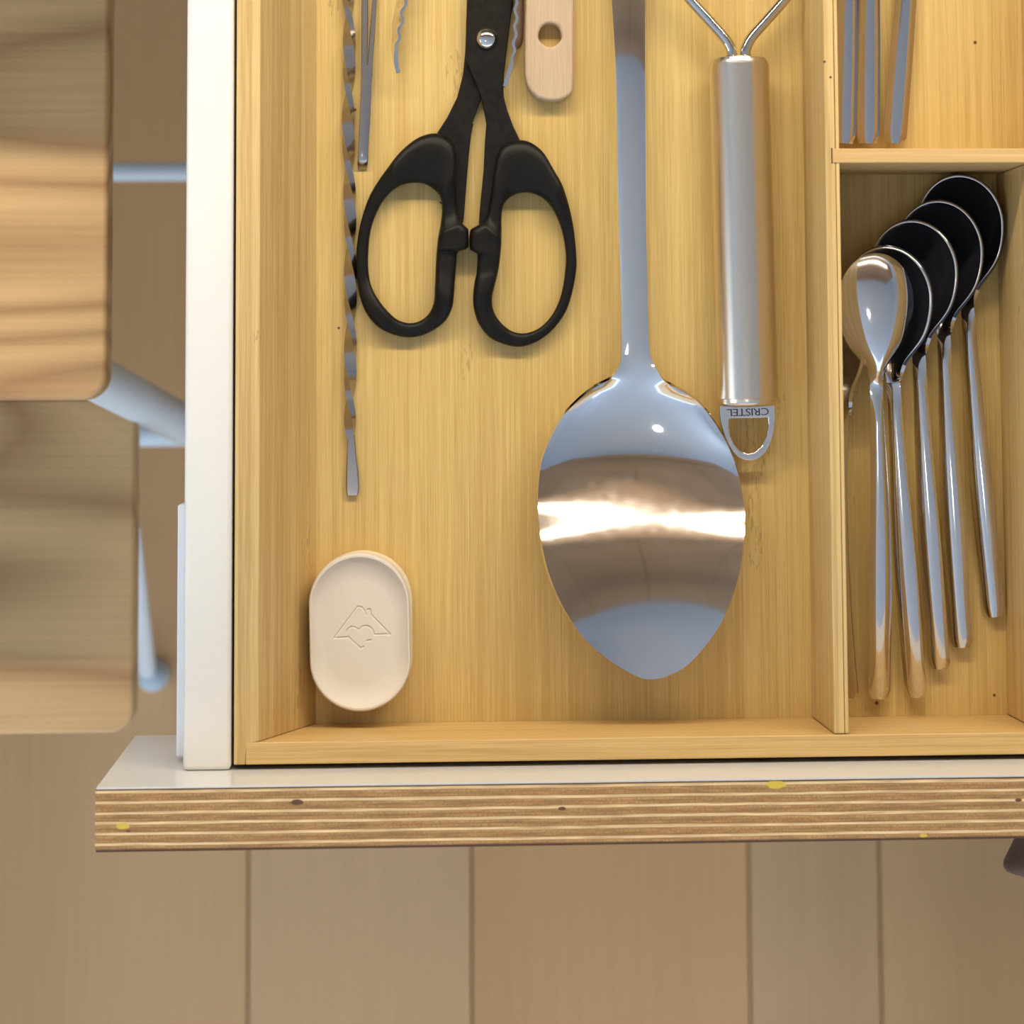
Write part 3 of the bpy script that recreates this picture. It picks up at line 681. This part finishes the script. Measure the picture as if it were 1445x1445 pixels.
def text(body, size, center, rotz, z, h, m_, parent, name):
    cu = bpy.data.curves.new('t', 'FONT'); cu.body = body; cu.size = size; cu.extrude = h; cu.align_x = 'CENTER'; cu.align_y = 'CENTER'; cu.resolution_u = 3; cu.space_character = .92
    ob = bpy.data.objects.new('t', cu); COL.objects.link(ob)
    me = bpy.data.meshes.new_from_object(ob.evaluated_get(bpy.context.evaluated_depsgraph_get())); bpy.data.objects.remove(ob); bpy.data.curves.remove(cu)
    me.transform(Matrix.Translation((center.x, center.y, z)) @ Matrix.Rotation(rotz, 4, 'Z') @ Matrix.Diagonal((1.22,1,1,1)))
    me.materials.clear(); return link(name, me, m_, parent)
tc_ = W(960+690/7.225, 520+440/7.225, zr)
text('CRISTEL', .0040, tc_, pi+math.radians(1.5), zr, .00006, M_ENG, mh, 'lettering')['label'] = 'upside-down engraved lettering on the ring'

# ------------------------------------------------------------------ oval plaster dish
zt = ZF+.0200
dc = W(507.7, 892.5, zt); hx = (W(579,900,zt).x-W(436.5,900,zt).x)/2; hy = (W(508,780.8,zt).y-W(508,1004,zt).y)/2
dish = thing('plaster_dish', 'white oval plaster dish stamped with a house and heart outline', 'dish', (dc.x, dc.y, ZF))
def stadium(s, n):
    """superellipse-like stadium direction for angle index"""
    out = []
    for k in range(n):
        a = 2*pi*k/n; c, s_ = math.cos(a), math.sin(a)
        r = hx*s; L = (hy-hx)*s
        # ray to stadium boundary
        # test flat sides
        t = r/abs(c) if abs(c) > 1e-6 else 1e9
        if abs(t*s_) > L:
            sg = 1 if s_ > 0 else -1; b_ = s_*sg*L; t = b_+math.sqrt(max(0, b_*b_-L*L+r*r))
        out.append((t*c, t*s_))
    return out
def z7(pts): return [((420+x/5.556-507.7), -(760+y/5.556-892.5)) for x, y in pts]
pm = hx/71.3
logo = [z7([(285,780),(475,540),(505,548),(530,580),(535,605)]), z7([(552,568),(572,566),(575,605),(725,765),(712,770)]), z7([(725,762),(600,764),(592,735),(570,705),(540,692),(505,698),(478,722),(450,702),(420,696),(395,712),(385,735)]), z7([(285,780),(395,776),(490,868),(512,856)]), z7([(540,812),(575,805)])]
segs = []
for pl in logo:
    for a, b in zip(pl, pl[1:]): segs.append((a[0]*pm, a[1]*pm, b[0]*pm, b[1]*pm))
segs = np.array(segs)
def groove(x, y):
    if abs(x) > .013 or abs(y) > .010: return 0
    ax_, ay_, bx_, by_ = segs.T; dx, dy = bx_-ax_, by_-ay_
    t = np.clip(((x-ax_)*dx+(y-ay_)*dy)/(dx*dx+dy*dy), 0, 1)
    d = np.min(np.hypot(x-ax_-t*dx, y-ay_-t*dy))
    return .00042*max(0, 1-(d/.00042)**2) if d < .00042 else 0
nA = 360; bm = bmesh.new(); rings = []
base = stadium(1, nA); tilt = math.radians(-1.2)
prof = [(1.0,-.0200+.0004),(1.0,-.010),(1.0,-.0012),(.992,-.0004),(.978,0),(.955,0),(.940,-.0004),(.90,-.0014),(.84,-.0024),(.76,-.0031),(.68,-.0034)]
ss = [p[0] for p in prof] + list(np.linspace(.66, .02, 110)); zs_ = [p[1] for p in prof] + [-.0034]*110
def dpt(bx, by, s, dz):
    x_, y_ = bx*s, by*s
    g = groove(x_, y_) if s < .67 else 0
    X = x_*math.cos(-tilt)-y_*math.sin(-tilt); Y = x_*math.sin(-tilt)+y_*math.cos(-tilt)
    return (dc.x+X, dc.y+Y, zt+dz-g)
for s, dz in zip(ss, zs_): rings.append([bm.verts.new(dpt(bx, by, s, dz)) for bx, by in base])
for a, b in zip(rings, rings[1:]):
    for k in range(nA): bm.faces.new((a[k], a[(k+1)%nA], b[(k+1)%nA], b[k]))
bm.faces.new(rings[-1]); bm.faces.new(rings[0][::-1])
for v in bm.verts:
    if v.co.z < zt-.0112: v.co.z = zt-.0112
obj('upper_dish', bm, M_CLAY, dish, 35)
bm = bmesh.new(); rings = []
for s, z_ in ((.985,ZF+.0004),(1.0,ZF+.0012),(1.0,zt-.0122),(.985,zt-.0114)):
    rings.append([bm.verts.new((dc.x+bx*s+.0010, dc.y+by*s+.0002, z_)) for bx, by in stadium(1, 90)])
for a, b in zip(rings, rings[1:]):
    for k in range(90): bm.faces.new((a[k], a[(k+1)%90], b[(k+1)%90], b[k]))
bm.faces.new(rings[-1]); bm.faces.new(rings[0][::-1])
obj('lower_dish', bm, M_CLAYB, dish, 40)['label'] = 'cream lower half peeking out'

# ------------------------------------------------------------------ step stool at the left
Z1, Z2 = -.20, -.345
st = thing('step_stool', 'two-step stool with ash wood treads and a pale metal frame, left of the drawer', 'stool', (W(60,600,Z2).x, W(60,600,Z2).y, ZG))
def tread(xr, yb, yt, z, name='tread'):
    x1 = W(*xr, z).x; y0 = W(60, yb, z).y; y1 = W(60, yt, z).y
    x0 = x1-.44; r = .011; P = []
    for cx, cy, a0 in ((x1-r,y0+r,-pi/2),(x1-r,y1-r,0),(x0+r,y1-r,pi/2),(x0+r,y0+r,pi)):
        for k in range(9): P.append((cx+r*math.cos(a0+pi/2*k/8), cy+r*math.sin(a0+pi/2*k/8)))
    o = link(name, flat_solid([P], z-.022, z, .002, 3), M_TREAD, st, 40); return x0, x1, y0, y1
a = tread((152,300), 565, -180, Z1)
b = tread((190,800), 1036, 562, Z2)
def bar(p, q_, r, name='frame_tube', n=14, r2=None):
    bm = bmesh.new(); tube(bm, [p, q_], [r, r2 or r], n); return obj(name, bm, M_BLUEW, st, 60)
bar(W(110,243,-.78), W(520,241,-.78), .0062, 'crossbar')
bar(W(150,610,-.74), W(520,606,-.74), .0095, 'crossbar')
bar(W(110,520,Z1-.03), W(420,684,-.80), .0105, 'leg')
bar(W(188,740,Z2-.03), W(207,944,ZG+.030), .0035, 'leg', 14, .0062)
bar(W(-200,500,Z1-.03), W(-260,900,ZG+.012), .011, 'leg')
bar(W(-170,760,Z2-.03), W(-230,1000,ZG+.012), .011, 'leg')
fc = W(216,953,ZG+.012); bm = bmesh.new()
lathe(bm, (fc.x, fc.y, ZG+.0005), (0,0,1), [(0,.0100),(.004,.0108),(.020,.0100),(.028,.0075),(.030,.003)], 28); obj('foot', bm, M_RUB, st, 50)
